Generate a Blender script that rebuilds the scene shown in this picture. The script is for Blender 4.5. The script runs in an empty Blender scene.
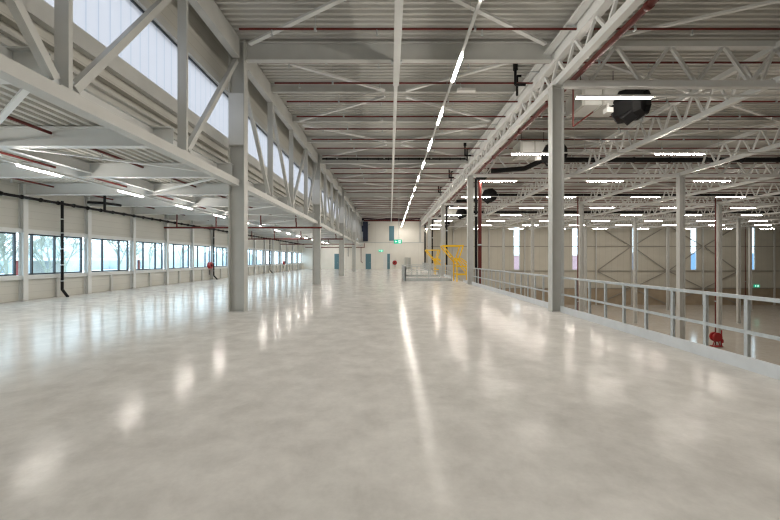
import bpy, math, random
from mathutils import Vector
random.seed(7)
S = bpy.context.scene
COL = S.collection
H = 1.65                                  # eye height
FR = [-0.95 + 12.2 * k for k in range(6)]  # structural frames -0.95 .. 60.05
Q = 3.05                                   # quarter of a frame bay
XL, XR = -4.745, 5.32                      # the two column rows of the upper floor
ROWS = [19.0, 32.65, 46.4, 60.15]            # column rows of the tall hall
HF = -6.85                                 # level of the hall floor
YB, YH, YF = 60.05, 67.3, -13.15           # back wall, hall end wall, wall behind the viewer
XW = -14.6                                 # window wall
ORD = ['first', 'second', 'third', 'fourth', 'fifth', 'sixth', 'seventh', 'eighth', 'ninth', 'tenth', 'eleventh',
       'twelfth', 'thirteenth', 'fourteenth', 'fifteenth', 'sixteenth', 'seventeenth', 'eighteenth', 'nineteenth',
       'twentieth', 'twenty-first', 'twenty-second', 'twenty-third', 'twenty-fourth', 'twenty-fifth', 'twenty-sixth',
       'twenty-seventh', 'twenty-eighth', 'twenty-ninth', 'thirtieth', 'thirty-first', 'thirty-second', 'thirty-third',
       'thirty-fourth', 'thirty-fifth', 'thirty-sixth', 'thirty-seventh', 'thirty-eighth', 'thirty-ninth', 'fortieth']

# ------------------------------------------------------------------ materials
def mat(name, col, rough=0.5, metal=0.0, noise=0.0, scale=3.0, spec=0.5, bump=0.0, bscale=40.0):
    m = bpy.data.materials.new(name); m.use_nodes = True
    nt = m.node_tree; b = nt.nodes['Principled BSDF']
    b.inputs['Base Color'].default_value = (*col, 1); b.inputs['Roughness'].default_value = rough
    b.inputs['Metallic'].default_value = metal; b.inputs['Specular IOR Level'].default_value = spec
    tc = nt.nodes.new('ShaderNodeTexCoord')
    if noise:
        n = nt.nodes.new('ShaderNodeTexNoise'); n.inputs['Scale'].default_value = scale; n.inputs['Detail'].default_value = 5
        nt.links.new(tc.outputs['Object'], n.inputs['Vector'])
        r = nt.nodes.new('ShaderNodeValToRGB')
        r.color_ramp.elements[0].position = 0.3; r.color_ramp.elements[1].position = 0.7
        r.color_ramp.elements[0].color = (*[c * (1 - noise) for c in col], 1)
        r.color_ramp.elements[1].color = (*[min(1, c * (1 + noise)) for c in col], 1)
        nt.links.new(n.outputs['Fac'], r.inputs['Fac']); nt.links.new(r.outputs['Color'], b.inputs['Base Color'])
    if bump:
        n2 = nt.nodes.new('ShaderNodeTexNoise'); n2.inputs['Scale'].default_value = bscale
        nt.links.new(tc.outputs['Object'], n2.inputs['Vector'])
        bp = nt.nodes.new('ShaderNodeBump'); bp.inputs['Strength'].default_value = bump; bp.inputs['Distance'].default_value = 0.01
        nt.links.new(n2.outputs['Fac'], bp.inputs['Height']); nt.links.new(bp.outputs['Normal'], b.inputs['Normal'])
    return m

def emis(name, col, strength):
    m = bpy.data.materials.new(name); m.use_nodes = True
    b = m.node_tree.nodes['Principled BSDF']
    b.inputs['Base Color'].default_value = (*col, 1)
    b.inputs['Emission Color'].default_value = (*col, 1); b.inputs['Emission Strength'].default_value = strength
    m.cycles.emission_sampling = 'FRONT'
    return m

def panel_mat(name, col, axis, pitch, dark=0.72, width=0.04, rough=0.5, noise=0.04):
    """sandwich panel sheet with thin joints every PITCH along AXIS (0 x, 1 y, 2 z)"""
    m = mat(name, col, rough, noise=noise, scale=0.6); nt = m.node_tree; b = nt.nodes['Principled BSDF']
    src = b.inputs['Base Color'].links[0].from_socket
    g = nt.nodes.new('ShaderNodeNewGeometry'); sx = nt.nodes.new('ShaderNodeSeparateXYZ')
    nt.links.new(g.outputs['Position'], sx.inputs[0])
    d = nt.nodes.new('ShaderNodeMath'); d.operation = 'DIVIDE'; d.inputs[1].default_value = pitch
    f = nt.nodes.new('ShaderNodeMath'); f.operation = 'FRACT'
    l = nt.nodes.new('ShaderNodeMath'); l.operation = 'LESS_THAN'; l.inputs[1].default_value = width
    nt.links.new(sx.outputs[axis], d.inputs[0]); nt.links.new(d.outputs[0], f.inputs[0]); nt.links.new(f.outputs[0], l.inputs[0])
    mx = nt.nodes.new('ShaderNodeMix'); mx.data_type = 'RGBA'
    nt.links.new(l.outputs[0], mx.inputs['Factor']); nt.links.new(src, mx.inputs['A'])
    mx.inputs['B'].default_value = (*[c * dark for c in col], 1)
    nt.links.new(mx.outputs['Result'], b.inputs['Base Color'])
    return m

def concrete(name, c1, c2, rough0, rough1, coat=0.0, spec=0.5):
    """polished concrete: broad cloudy mottling, fine specks, trowel waves"""
    m = bpy.data.materials.new(name); m.use_nodes = True
    nt = m.node_tree; b = nt.nodes['Principled BSDF']; N = nt.nodes.new; L = nt.links.new
    g = N('ShaderNodeNewGeometry')
    def nz(scale, detail, rough=0.55, dist=0.0):
        n = N('ShaderNodeTexNoise'); n.inputs['Scale'].default_value = scale; n.inputs['Detail'].default_value = detail
        n.inputs['Roughness'].default_value = rough; n.inputs['Distortion'].default_value = dist
        L(g.outputs['Position'], n.inputs['Vector']); return n.outputs['Fac']
    big, mid, fine = nz(0.45, 6, 0.62, 0.2), nz(2.3, 7, 0.66, 0.15), nz(26, 4)
    a = N('ShaderNodeMath'); a.operation = 'MULTIPLY_ADD'; a.inputs[1].default_value = 0.6; L(mid, a.inputs[0]); 
    s = N('ShaderNodeMath'); s.operation = 'MULTIPLY'; s.inputs[1].default_value = 0.4; L(big, s.inputs[0]); L(s.outputs[0], a.inputs[2])
    a2 = N('ShaderNodeMath'); a2.operation = 'MULTIPLY_ADD'; a2.inputs[1].default_value = 0.10; L(fine, a2.inputs[0]); L(a.outputs[0], a2.inputs[2])
    r = N('ShaderNodeValToRGB'); e = r.color_ramp.elements
    e[0].position, e[1].position = 0.34, 0.74; e[0].color, e[1].color = (*c1, 1), (*c2, 1)
    L(a2.outputs[0], r.inputs['Fac']); L(r.outputs['Color'], b.inputs['Base Color'])
    mr = N('ShaderNodeMapRange'); mr.inputs['From Min'].default_value, mr.inputs['From Max'].default_value = 0.3, 0.7
    mr.inputs['To Min'].default_value, mr.inputs['To Max'].default_value = rough0, rough1
    L(mid, mr.inputs['Value']); L(mr.outputs['Result'], b.inputs['Roughness'])
    b.inputs['Specular IOR Level'].default_value = spec
    b.inputs['Coat Weight'].default_value = coat; b.inputs['Coat Roughness'].default_value = 0.12
    bp = N('ShaderNodeBump'); bp.inputs['Strength'].default_value = 0.16; bp.inputs['Distance'].default_value = 0.02
    L(nz(3.4, 6, 0.6), bp.inputs['Height']); L(bp.outputs['Normal'], b.inputs['Normal']); L(bp.outputs['Normal'], b.inputs['Coat Normal'])
    return m

STEEL = mat('painted_steel', (0.56, 0.565, 0.545), 0.42, noise=0.05, scale=2.0)
TRUSS = mat('roof_truss_paint', (0.76, 0.77, 0.76), 0.35, noise=0.03, scale=2.0)
STEELW = mat('white_painted_steel', (0.70, 0.71, 0.70), 0.35, noise=0.03, scale=2.0)
GALV = mat('galvanised_steel', (0.52, 0.55, 0.56), 0.38, metal=0.35, noise=0.08, scale=14)
DECK = mat('roof_deck_sheet', (0.60, 0.595, 0.565), 0.5, noise=0.03, scale=0.7)
DECKA = mat('annex_deck_sheet', (0.58, 0.575, 0.54), 0.5, noise=0.03, scale=0.7)
CLAD = panel_mat('beige_cladding', (0.58, 0.57, 0.52), 2, 0.30, 0.86, 0.06)
CLADH = panel_mat('hall_cladding', (0.56, 0.535, 0.465), 0, 1.12, 0.80, 0.03)
WHITEP = panel_mat('white_wall_panel', (0.78, 0.76, 0.70), 0, 2.4, 0.85, 0.012)
PLINTH = mat('tan_concrete_plinth', (0.36, 0.29, 0.21), 0.7, noise=0.1, scale=0.8)
FLOOR = concrete('polished_concrete', (0.51, 0.495, 0.47), (0.79, 0.775, 0.745), 0.10, 0.19, coat=0.0, spec=0.024)
FLOORH = concrete('hall_concrete', (0.56, 0.515, 0.455), (0.68, 0.635, 0.575), 0.08, 0.15, coat=0.0, spec=0.45)
KERB = mat('kerb_paint', (0.66, 0.68, 0.70), 0.5, noise=0.05, scale=4)
RED = mat('red_pipe_paint', (0.13, 0.016, 0.012), 0.45, noise=0.15, scale=3)
REDB = mat('bright_red_paint', (0.33, 0.014, 0.016), 0.35)
BLACK = mat('black_plastic', (0.010, 0.010, 0.011), 0.6, spec=0.25)
DARKF = mat('dark_window_frame', (0.035, 0.045, 0.055), 0.4)
NAVY = mat('navy_duct', (0.012, 0.018, 0.045), 0.45)
TEAL = mat('teal_door_paint', (0.09, 0.20, 0.25), 0.45)
YELLOW = mat('yellow_paint', (0.90, 0.56, 0.008), 0.4)
WHITEPL = mat('white_plastic', (0.75, 0.75, 0.73), 0.4)
BRACE = mat('dark_grey_brace_paint', (0.30, 0.285, 0.25), 0.5)
GREYBOX = mat('grey_box_paint', (0.42, 0.42, 0.39), 0.5)
LAMP = emis('lamp_glow', (1.0, 0.93, 0.83), 130.0)
LAMPA = emis('annex_lamp_glow', (1.0, 0.94, 0.86), 95.0)
LAMPH = emis('hall_lamp_glow', (1.0, 0.92, 0.82), 75.0)
GREEN = emis('exit_green', (0.0, 0.42, 0.25), 0.55)
GREENW = emis('exit_white', (0.80, 1.0, 0.92), 0.75)

def glass(name, tint, gloss=0.06):
    m = bpy.data.materials.new(name); m.use_nodes = True
    nt = m.node_tree; nt.nodes.clear(); N = nt.nodes.new
    o = N('ShaderNodeOutputMaterial'); t = N('ShaderNodeBsdfTransparent'); g = N('ShaderNodeBsdfGlossy'); x = N('ShaderNodeMixShader')
    t.inputs['Color'].default_value = (*tint, 1); g.inputs['Roughness'].default_value = 0.02; x.inputs['Fac'].default_value = gloss
    nt.links.new(t.outputs[0], x.inputs[1]); nt.links.new(g.outputs[0], x.inputs[2]); nt.links.new(x.outputs[0], o.inputs['Surface'])
    return m
GLASS = glass('window_glass', (0.90, 0.96, 0.97))

def polycarb():
    m = bpy.data.materials.new('polycarbonate'); m.use_nodes = True
    nt = m.node_tree; nt.nodes.clear(); N = nt.nodes.new; L = nt.links.new
    o = N('ShaderNodeOutputMaterial'); t = N('ShaderNodeBsdfTranslucent'); p = N('ShaderNodeBsdfTransparent'); x = N('ShaderNodeMixShader')
    g = N('ShaderNodeNewGeometry'); sx = N('ShaderNodeSeparateXYZ'); L(g.outputs['Position'], sx.inputs[0])
    d = N('ShaderNodeMath'); d.operation = 'DIVIDE'; d.inputs[1].default_value = 0.28
    f = N('ShaderNodeMath'); f.operation = 'FRACT'; l = N('ShaderNodeMath'); l.operation = 'LESS_THAN'; l.inputs[1].default_value = 0.09
    L(sx.outputs[1], d.inputs[0]); L(d.outputs[0], f.inputs[0]); L(f.outputs[0], l.inputs[0])
    c = N('ShaderNodeMix'); c.data_type = 'RGBA'; c.inputs['A'].default_value = (0.515, 0.49, 0.49, 1); c.inputs['B'].default_value = (0.41, 0.415, 0.44, 1)
    L(l.outputs[0], c.inputs['Factor']); L(c.outputs['Result'], t.inputs['Color']); L(c.outputs['Result'], p.inputs['Color'])
    x.inputs['Fac'].default_value = 0.45
    L(t.outputs[0], x.inputs[1]); L(p.outputs[0], x.inputs[2]); L(x.outputs[0], o.inputs['Surface'])
    return m
POLY = polycarb()

# ------------------------------------------------------------------ mesh helpers
class MB:
    def __init__(self): self.v, self.f, self.s = [], [], []
    def add(self, vs, fs, smooth=False):
        b = len(self.v); self.v += [tuple(p) for p in vs]
        for f in fs: self.f.append(tuple(b + i for i in f)); self.s.append(smooth)
        return self
    def box(self, x0, y0, z0, x1, y1, z1):
        return self.add([(x0,y0,z0),(x1,y0,z0),(x1,y1,z0),(x0,y1,z0),(x0,y0,z1),(x1,y0,z1),(x1,y1,z1),(x0,y1,z1)],
                        [(0,3,2,1),(4,5,6,7),(0,1,5,4),(1,2,6,5),(2,3,7,6),(3,0,4,7)])
    def trough(self, x0, y0, z0, x1, y1, z1):
        return self.add([(x0,y0,z0),(x1,y0,z0),(x1,y1,z0),(x0,y1,z0),(x0,y0,z1),(x1,y0,z1),(x1,y1,z1),(x0,y1,z1)],
                        [(0,3,2,1),(0,1,5,4),(1,2,6,5),(2,3,7,6),(3,0,4,7)])
    def sweep(self, p, q, prof, up=(0,0,1), smooth=False):
        """closed 2D profile (side, up) swept straight from p to q"""
        p, q = Vector(p), Vector(q); d = (q - p).normalized(); u = Vector(up)
        if abs(d.dot(u)) > 0.99: u = Vector((0, 1, 0))
        s = d.cross(u).normalized(); u = s.cross(d)
        n = len(prof)
        vs = [p + s * a + u * b for a, b in prof] + [q + s * a + u * b for a, b in prof]
        fs = [(i, (i + 1) % n, n + (i + 1) % n, n + i) for i in range(n)]
        self.add(vs, fs, smooth)
        return self.add(vs[:n], [tuple(range(n))[::-1]]).add(vs[n:], [tuple(range(n))])
    def bar(self, p, q, w, h, up=(0,0,1)):
        return self.sweep(p, q, [(-w/2,-h/2),(w/2,-h/2),(w/2,h/2),(-w/2,h/2)], up)
    def rod(self, p, q, r, n=8):
        return self.sweep(p, q, [(r*math.cos(2*math.pi*i/n), r*math.sin(2*math.pi*i/n)) for i in range(n)], smooth=True)
    def ibeam(self, p, q, depth, width, tf=0.02, tw=0.014, up=(0,0,1)):
        d, w, t = depth/2, width/2, tw/2
        return self.sweep(p, q, [(-w,-d),(w,-d),(w,-d+tf),(t,-d+tf),(t,d-tf),(w,d-tf),(w,d),(-w,d),(-w,d-tf),(-t,d-tf),(-t,-d+tf),(-w,-d+tf)], up)
    def path(self, pts, r, n=8):
        for a, b in zip(pts, pts[1:]): self.rod(a, b, r, n)
        return self
    def lathe(self, c, axis, prof, n=16, smooth=True):
        c = Vector(c); a = Vector(axis).normalized(); u = Vector((0,0,1)) if abs(a.z) < 0.9 else Vector((1,0,0))
        s = a.cross(u).normalized(); u = s.cross(a); vs = []
        for t, r in prof:
            for i in range(n):
                w = 2*math.pi*i/n; vs.append(c + a*t + (s*math.cos(w) + u*math.sin(w))*r)
        fs = [(k*n+i, k*n+(i+1)%n, (k+1)*n+(i+1)%n, (k+1)*n+i) for k in range(len(prof)-1) for i in range(n)]
        self.add(vs, fs, smooth)
        return self.add(vs[:n], [tuple(range(n))[::-1]]).add(vs[-n:], [tuple(range(n))])
    def build(self, name, m, parent=None, origin=None):
        if parent is not None:
            o = Vector((0,0,0)); q = parent
            while q is not None: o += Vector(q.location); q = q.parent
        elif origin is not None: o = Vector(origin)
        else:
            xs, ys, zs = zip(*self.v)
            o = Vector(((min(xs)+max(xs))/2, (min(ys)+max(ys))/2, min(zs)))
        me = bpy.data.meshes.new(name)
        me.from_pydata([(x-o.x, y-o.y, z-o.z) for x, y, z in self.v], [], self.f)
        me.polygons.foreach_set('use_smooth', self.s); me.materials.append(m); me.update()
        ob = bpy.data.objects.new(name, me); COL.objects.link(ob)
        if parent is not None: ob.parent = parent
        else: ob.location = o
        return ob

def tag(o, label, cat, group=None, kind='thing'):
    o['label'] = label; o['category'] = cat; o['kind'] = kind
    if group: o['group'] = group
    return o
def thing(name, label, cat, loc, group=None, kind='thing'):
    o = bpy.data.objects.new(name, None); COL.objects.link(o); o.location = loc; o.empty_display_size = 0.2
    return tag(o, label, cat, group, kind)
def one(name, mb, m, label, cat, group=None, kind='thing'):
    return tag(mb.build(name, m), label, cat, group, kind)
def dup(root, loc, label=None, group=None):
    kids = [(c, list(c.children)) for c in root.children]
    r = root.copy(); COL.objects.link(r); r.location = loc
    if label: r['label'] = label
    if group: r['group'] = group
    for ch, sub in kids:
        c = ch.copy(); COL.objects.link(c); c.parent = r
        for g in sub:
            d = g.copy(); COL.objects.link(d); d.parent = c
    return r
def struct(name, mb, m, label, cat): return one(name, mb, m, label, cat, None, 'structure')

# ------------------------------------------------------------------ the setting: floors, ceilings, walls
struct('floor', MB().box(-14.8, YF, -0.35, 5.50, YB + 0.6, 0.0), FLOOR, 'polished pale concrete floor of the upper level', 'floor')
struct('floor_hall', MB().box(5.45, YF, HF - 0.3, 74.4, YH + 0.3, HF), FLOORH, 'shiny concrete floor of the tall hall beyond the railing', 'floor')
plates = MB()
for a, b in ((YF, -1.1), (-0.6, 11.23), (11.57, 23.42), (23.77, 26.2), (27.8, 35.62), (35.97, 38.4), (40.0, 47.82), (48.17, 60.0)):
    plates.box(XR+0.05, a, 0.001, XR+0.062, b, 0.20).box(XR+0.062, a, 0.001, XR+0.12, b, 0.012)
struct('trim_1', plates, KERB, 'pale grey upright toe plate along the open floor edge under the railing', 'toe plate')

def deck_x(mb, x0, x1, y0, y1, z, pitch=0.22, hgt=0.10):
    n = int((y1 - y0) / pitch); vs, fs = [], []
    for k in range(n):
        y = y0 + k * pitch
        for dy, dz in ((0, 0), (0.40*pitch, 0), (0.52*pitch, hgt), (0.88*pitch, hgt)):
            vs += [(x0, y + dy, z + dz), (x1, y + dy, z + dz)]
    for i in range(len(vs)//2 - 1): fs.append((2*i, 2*i+1, 2*i+3, 2*i+2))
    return mb.add(vs, fs)
def deck_y(mb, x0, x1, y0, y1, z, pitch=0.26, hgt=0.11):
    n = int((x1 - x0) / pitch) + 1; vs, fs = [], []
    for k in range(n):
        x = x0 + k * pitch
        for dx, dz in ((0, 0), (0.42*pitch, 0), (0.55*pitch, hgt), (0.87*pitch, hgt)):
            vs += [(x + dx, y0, z + dz), (x + dx, y1, z + dz)]
    for i in range(len(vs)//2 - 1): fs.append((2*i, 2*i+1, 2*i+3, 2*i+2))
    return mb.add(vs, fs)
struct('ceiling', deck_x(MB(), -5.45, 74.4, YF, YH + 0.4, 8.60).box(-5.5, YF, 8.72, 74.4, YH + 0.5, 8.9), DECK, 'ribbed pale steel roof deck over the high bays', 'ceiling')
struct('ceiling_annex', deck_y(MB(), -14.8, -5.4, YF, YB + 0.4, 4.66).box(-14.9, YF, 4.79, -5.4, YB + 0.4, 4.95), DECKA, 'ribbed steel deck over the low window annex', 'ceiling')

# window wall of the annex
mb = MB().box(XW - 0.2, YF, 0.0, XW, YB, 0.84)
struct('wall_left', mb, CLAD, 'beige cladding under the long row of annex windows', 'wall')
struct('wall_left_upper', MB().box(XW - 0.2, YF, 2.84, XW, YB, 4.75), CLAD, 'beige ribbed cladding above the row of annex windows', 'wall')
struct('trim_2', MB().box(XW - 0.2, YF, 0.84, XW + 0.14, YB, 1.01), STEELW, 'pale sill ledge under the row of annex windows', 'trim')
struct('trim_3', MB().box(XW - 0.2, YF, 2.69, XW + 0.12, YB, 2.86), STEELW, 'pale lintel ledge over the row of annex windows', 'trim')

# back walls
struct('wall_back', MB().box(XW - 0.2, YB, 0.0, 5.72, YB + 0.25, 4.40), WHITEP, 'lower white panel wall at the far end of the upper floor', 'wall')
struct('wall_back_upper', MB().box(-5.4, YB + 0.27, 4.40, 5.72, YB + 0.5, 8.7), WHITEP, 'upper white panel wall at the far end', 'wall')
struct('trim_4', MB().box(-5.2, YB - 0.12, 4.36, 5.72, YB + 0.3, 4.50), STEEL, 'grey ledge between the lower and upper end wall', 'trim')
mb = MB()
WINX = [23.75, 34.7, 45.85, 56.85, 67.75]
xs = [5.72]
for x in WINX: xs += [x - 0.55, x + 0.55]
xs.append(74.4)
for a, b in zip(xs[0::2], xs[1::2]): mb.box(a, YH, HF, b, YH + 0.25, 8.7)
for x in WINX: mb.box(x - 0.55, YH, HF, x + 0.55, YH + 0.25, -0.35).box(x - 0.55, YH, 7.6, x + 0.55, YH + 0.25, 8.7)
struct('wall_hall_back', mb, CLADH, 'beige panel wall at the far end of the tall hall', 'wall')
struct('baseboard_hall', MB().box(6.2, YH - 0.06, HF, 74.3, YH - 0.005, -3.77), PLINTH, 'tan concrete plinth along the foot of the hall end wall', 'plinth')
struct('wall_hall_side', MB().box(5.72, YB + 0.25, HF, 6.3, YH, 8.7), CLADH, 'return wall between the end wall and the hall', 'wall')
struct('wall_hall_left', MB().box(5.3, YF, HF, 5.45, YH, -0.36), CLADH, 'wall under the edge of the upper floor', 'wall')
struct('wall_right', MB().box(74.2, YF, HF, 74.5, YH, 8.7), CLADH, 'far side wall of the tall hall', 'wall')
struct('wall_front', MB().box(XW - 0.2, YF - 0.3, HF, 74.5, YF, 8.7), CLADH, 'wall behind the viewer', 'wall')

# clerestory wall above the annex roof
struct('wall_clerestory', MB().box(-5.55, YF, 7.13, -5.36, YB + 0.3, 8.7), CLAD, 'beige cladding above the clerestory windows', 'wall')
struct('wall_clerestory_lower', MB().box(-5.6, YF, 4.7, -5.5, YB + 0.3, 5.10).box(-5.5, YF, 5.07, -5.36, YB + 0.3, 5.58), CLAD, 'beige upstand below the clerestory windows', 'wall')
struct('trim_5', MB().box(-5.42, YF, 5.27, -5.22, YB, 5.60), STEEL, 'pale sill beam under the clerestory windows', 'trim')
struct('trim_6', MB().box(-5.42, YF, 7.12, -5.26, YB, 7.32), STEEL, 'pale rail over the clerestory windows', 'trim')
struct('trim_7', MB().box(-5.36, YF, 4.36, -5.33, YB, 4.62).box(-5.33, YF, 4.36, -5.16, YB, 4.39), STEELW, 'white angle along the annex roof edge', 'trim')
for k in range(-1, 5):
    y0, y1 = FR[0] + 1.55 + 12.2*k + 0.16, min(YB - 0.1, FR[0] + 1.55 + 12.2*(k+1) - 0.16)
    w = thing(f'window_{30+k}', f'clerestory window of milky ribbed sheets, {ORD[k+1]} bay' , 'window', (-5.4, y0, 5.6), None, 'structure')
    MB().box(-5.41, y0, 5.58, -5.39, y1, 7.14).build('translucent_sheet', POLY, w)
    MB().box(-5.43, y0 - 0.05, 5.58, -5.37, y0, 7.14).box(-5.43, y1, 5.58, -5.37, y1 + 0.05, 7.14).box(-5.43, y0, 7.08, -5.36, y1, 7.13).build('window_frame', DARKF, w)
    MB().box(-5.6, y1 + 0.05, 5.5, -5.36, y1 + 0.27, 7.2).build('window_jamb', CLAD, w)

# annex windows, one per wall bay
nwin = 0
for k in range(-4, 20):
    y0, y1 = FR[0] + Q*k + 0.13, FR[0] + Q*(k+1) - 0.13
    if y1 > YB + 0.5 or y0 < YF: continue
    nwin += 1
    w = thing(f'window_{nwin}', f'dark framed annex window, {ORD[nwin-1]} of the row counted from behind the viewer', 'window', (XW, y0, 1.01), None, 'structure')
    xo = XW - 0.10
    cuts = (0.14, 0.50) if k == 5 else (0.35, 0.75)
    f = MB(); t = 0.03
    f.box(xo-0.04, y0, 1.01, xo+0.04, y0+2*t, 2.69).box(xo-0.04, y1-2*t, 1.01, xo+0.04, y1, 2.69)
    f.box(xo-0.04, y0, 1.01, xo+0.04, y1, 1.07).box(xo-0.04, y0, 2.63, xo+0.04, y1, 2.69)
    for c in cuts:
        yy = y0 + (y1-y0)*c; f.box(xo-0.04, yy-t, 1.01, xo+0.04, yy+t, 2.69)
    f.build('window_frame', DARKF, w)
    MB().box(xo-0.006, y0+0.05, 1.05, xo+0.006, y1-0.05, 2.65).build('glass_pane', GLASS, w)
# tall slit windows of the hall
for i, x in enumerate(WINX):
    w = thing(f'window_{40+i}', f'tall slit window in the hall end wall, {ORD[i]} from the white end wall', 'window', (x, YH, -0.35), None, 'structure')
    f = MB()
    for xx in (x-0.52, x+0.52): f.box(xx-0.03, YH+0.08, -0.35, xx+0.03, YH+0.16, 7.6)
    for z in (-0.32, 3.6, 7.57): f.box(x-0.5, YH+0.08, z-0.04, x+0.5, YH+0.16, z+0.04)
    f.build('window_frame', GALV, w)
    MB().box(x-0.5, YH+0.115, -0.3, x+0.5, YH+0.125, 7.55).build('glass_pane', GLASS, w)

# doors in the end wall
def door(n, x0, x1, h, label, leaf=None):
    d = thing(f'door_{n}', label, 'door', ((x0+x1)/2, YB, 0), None, 'structure')
    MB().box(x0, YB-0.05, 0.01, x1, YB-0.01, h).build('door_leaf', TEAL, d)
    MB().box(x0-0.07, YB-0.07, 0, x0, YB, h+0.07).box(x1, YB-0.07, 0, x1+0.07, YB, h+0.07).box(x0, YB-0.07, h, x1, YB, h+0.07).build('door_frame', STEELW, d)
    MB().rod((x1-0.12, YB-0.05, 1.05), (x1-0.12, YB-0.11, 1.05), 0.02).rod((x1-0.12, YB-0.11, 1.05), (x1-0.26, YB-0.11, 1.05), 0.015).build('door_handle', GALV, d)
    return d
door(1, -4.0, -3.1, 2.55, 'teal door in the end wall beside the red pipe')
door(3, -9.2, -8.45, 2.55, 'teal door at the end of the window annex')
d2 = door(2, -0.40, 0.05, 2.55, 'narrow teal door in the end wall beside the hose reel')
MB().box(-1.05, YB-0.05, 0.01, -0.40, YB-0.02, 2.55).build('fixed_leaf', WHITEPL, d2)
one('wall_louvre', MB().box(-0.08, YB+0.19, 4.75, 0.75, YB+0.262, 7.2), TEAL, 'tall teal panel high on the white end wall', 'panel')

# ------------------------------------------------------------------ window wall posts and studs
n = 0
for k in range(-2, 21):
    y = FR[0] + Q*k
    if y > YB - 1: continue
    if y < 13: continue
    n += 1
    lab = f'pale steel wall post between annex windows, {ORD[n-1]} from the near end'
    if n == 1:
        post0 = one('wall_post', MB().ibeam((XW+0.1, y, 0), (XW+0.1, y, 4.62), 0.2, 0.2, 0.014, 0.010, up=(1,0,0)), STEELW, lab, 'post', 'posts along the window wall'); pz = post0.location.copy()
        y00 = y
    else:
        o = post0.copy(); COL.objects.link(o); o.location = (pz.x, pz.y + y - y00, pz.z); o['label'] = lab
n = 0
for k in range(4, 20):
    y = FR[0] + Q*(k + 0.5)
    n += 1
    lab = f'short stud below the annex sill, {ORD[n-1]} from the near end'
    if n == 1:
        st0 = one('wall_stud', MB().box(XW, y-0.07, 0, XW+0.1, y+0.07, 0.83), STEEL, lab, 'stud', 'short studs under the window sill'); sz = st0.location.copy(); y00 = y
    else:
        o = st0.copy(); COL.objects.link(o); o.location = (sz.x, sz.y + y - y00, sz.z); o['label'] = lab

# ------------------------------------------------------------------ steel columns
def column_row_annex():
    first = None
    for i, y in enumerate(FR[1:5]):
        lab = f'tall pale steel column beside the window annex, {ORD[i]} from the near end'
        if first is None:
            first = t = thing('steel_column', lab, 'column', (XL, y + 0.15, 0), 'columns along the annex edge')
            yc = y + 0.15
            MB().ibeam((XL, yc, 0.012), (XL, yc, 8.52), 0.49, 0.30, 0.026, 0.014, up=(1,0,0)).build('shaft', STEEL, t)
            MB().box(XL-0.28, yc-0.18, 0.0, XL+0.28, yc+0.18, 0.012).build('base_plate', STEEL, t)
            for z in (5.23, 6.85): MB().box(XL-0.22, yc-0.145, z-0.012, XL+0.22, yc+0.145, z+0.012).build('stiffener_plate', STEEL, t)
            MB().box(XL-0.22, yc-0.15, 5.245, XL+0.22, yc-0.135, 6.835).build('window_lit_plate', STEELW, t)  # whiter steel on this infill plate stands in for window light
        else: dup(first, (XL, y + 0.15, 0), lab)
column_row_annex()
first = None
for i, y in enumerate(FR[1:6]):
    lab = f'tall pale steel column at the railing, {ORD[i]} from the near end'
    if first is None:
        first = t = thing('steel_column', lab, 'column', (XR, y + 0.15, 0), 'columns along the railing')
        yc = y + 0.15
        MB().ibeam((XR, yc, 0.012), (XR, yc, 7.09), 0.37, 0.30, 0.02, 0.012, up=(1,0,0)).build('shaft', STEEL, t)
        MB().box(XR-0.2, yc-0.17, 0.0, XR+0.2, yc+0.17, 0.012).build('base_plate', STEEL, t)
        MB().box(XR-0.19, yc-0.16, 7.07, XR+0.19, yc+0.16, 7.098).build('cap_plate', STEEL, t)
    elif y < 59: dup(first, (XR, y + 0.15, 0), lab)
one('steel_column', MB().ibeam((5.1, YB+0.13, 4.51), (5.1, YB+0.13, 8.1), 0.30, 0.20, 0.02, 0.012, up=(1,0,0)), STEEL, 'grey steel column on the ledge of the white end wall', 'column')
first = None
for r, x in enumerate(ROWS):
    for i, y in enumerate(FR[1:6]):
        if 388 + 360*x/y > 800: continue
        lab = f'hall column standing on the lower floor, {ORD[r]} row beyond the railing, {ORD[i]} frame'
        if first is None:
            first = t = thing('hall_column', lab, 'column', (x, y, HF), 'columns of the tall hall')
            MB().ibeam((x, y, HF+0.015), (x, y, 7.09), 0.36, 0.30, 0.02, 0.012, up=(1,0,0)).build('shaft', STEEL, t)
            MB().box(x-0.25, y-0.2, HF, x+0.25, y+0.2, HF+0.015).build('base_plate', STEEL, t)
            MB().box(x-0.2, y-0.17, 7.07, x+0.2, y+0.17, 7.098).build('cap_plate', STEEL, t)
        else: dup(first, (x, y, HF), lab)

# ------------------------------------------------------------------ clerestory trusses (annex edge)
def clerestory(y0):
    t = thing('clerestory_truss', '', 'truss', (XL, y0, 4.0), 'clerestory trusses along the annex')
    y0 += 0.15; a, b = y0 + 0.17, y0 + 12.2 - 0.17
    MB().bar((XL, a, 4.03), (XL, b, 4.03), 0.22, 0.2).build('lower_chord', STEEL, t)
    MB().bar((XL, a, 8.24), (XL, b, 8.24), 0.22, 0.62).build('upper_chord', STEEL, t)
    for k in (1, 2, 3):
        y = y0 + 0.0 + Q*k
        v = MB().box(XL-0.105, y-0.035, 4.14, XL+0.105, y+0.035, 7.92).build('vertical', STEEL, t)
        MB().box(XL-0.11, y-0.16, 4.132, XL+0.11, y+0.16, 4.15).build('gusset_plate', STEEL, v)
    c = y0 + 2*Q
    for s in (-1, 1):
        for i in (0, 1):
            p = (XL, c + s*(i*Q + 0.16), 4.22); q = (XL, c + s*((i+1)*Q - 0.17), 7.84)
            d = MB().bar(p, q, 0.12, 0.12, up=(1,0,0)).build('diagonal', STEEL, t)
            MB().box(XL-0.015, p[1]-0.08, 4.15, XL+0.015, p[1]+0.08, 4.34).build('end_plate', GALV, d)
    return t
tr = None
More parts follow.
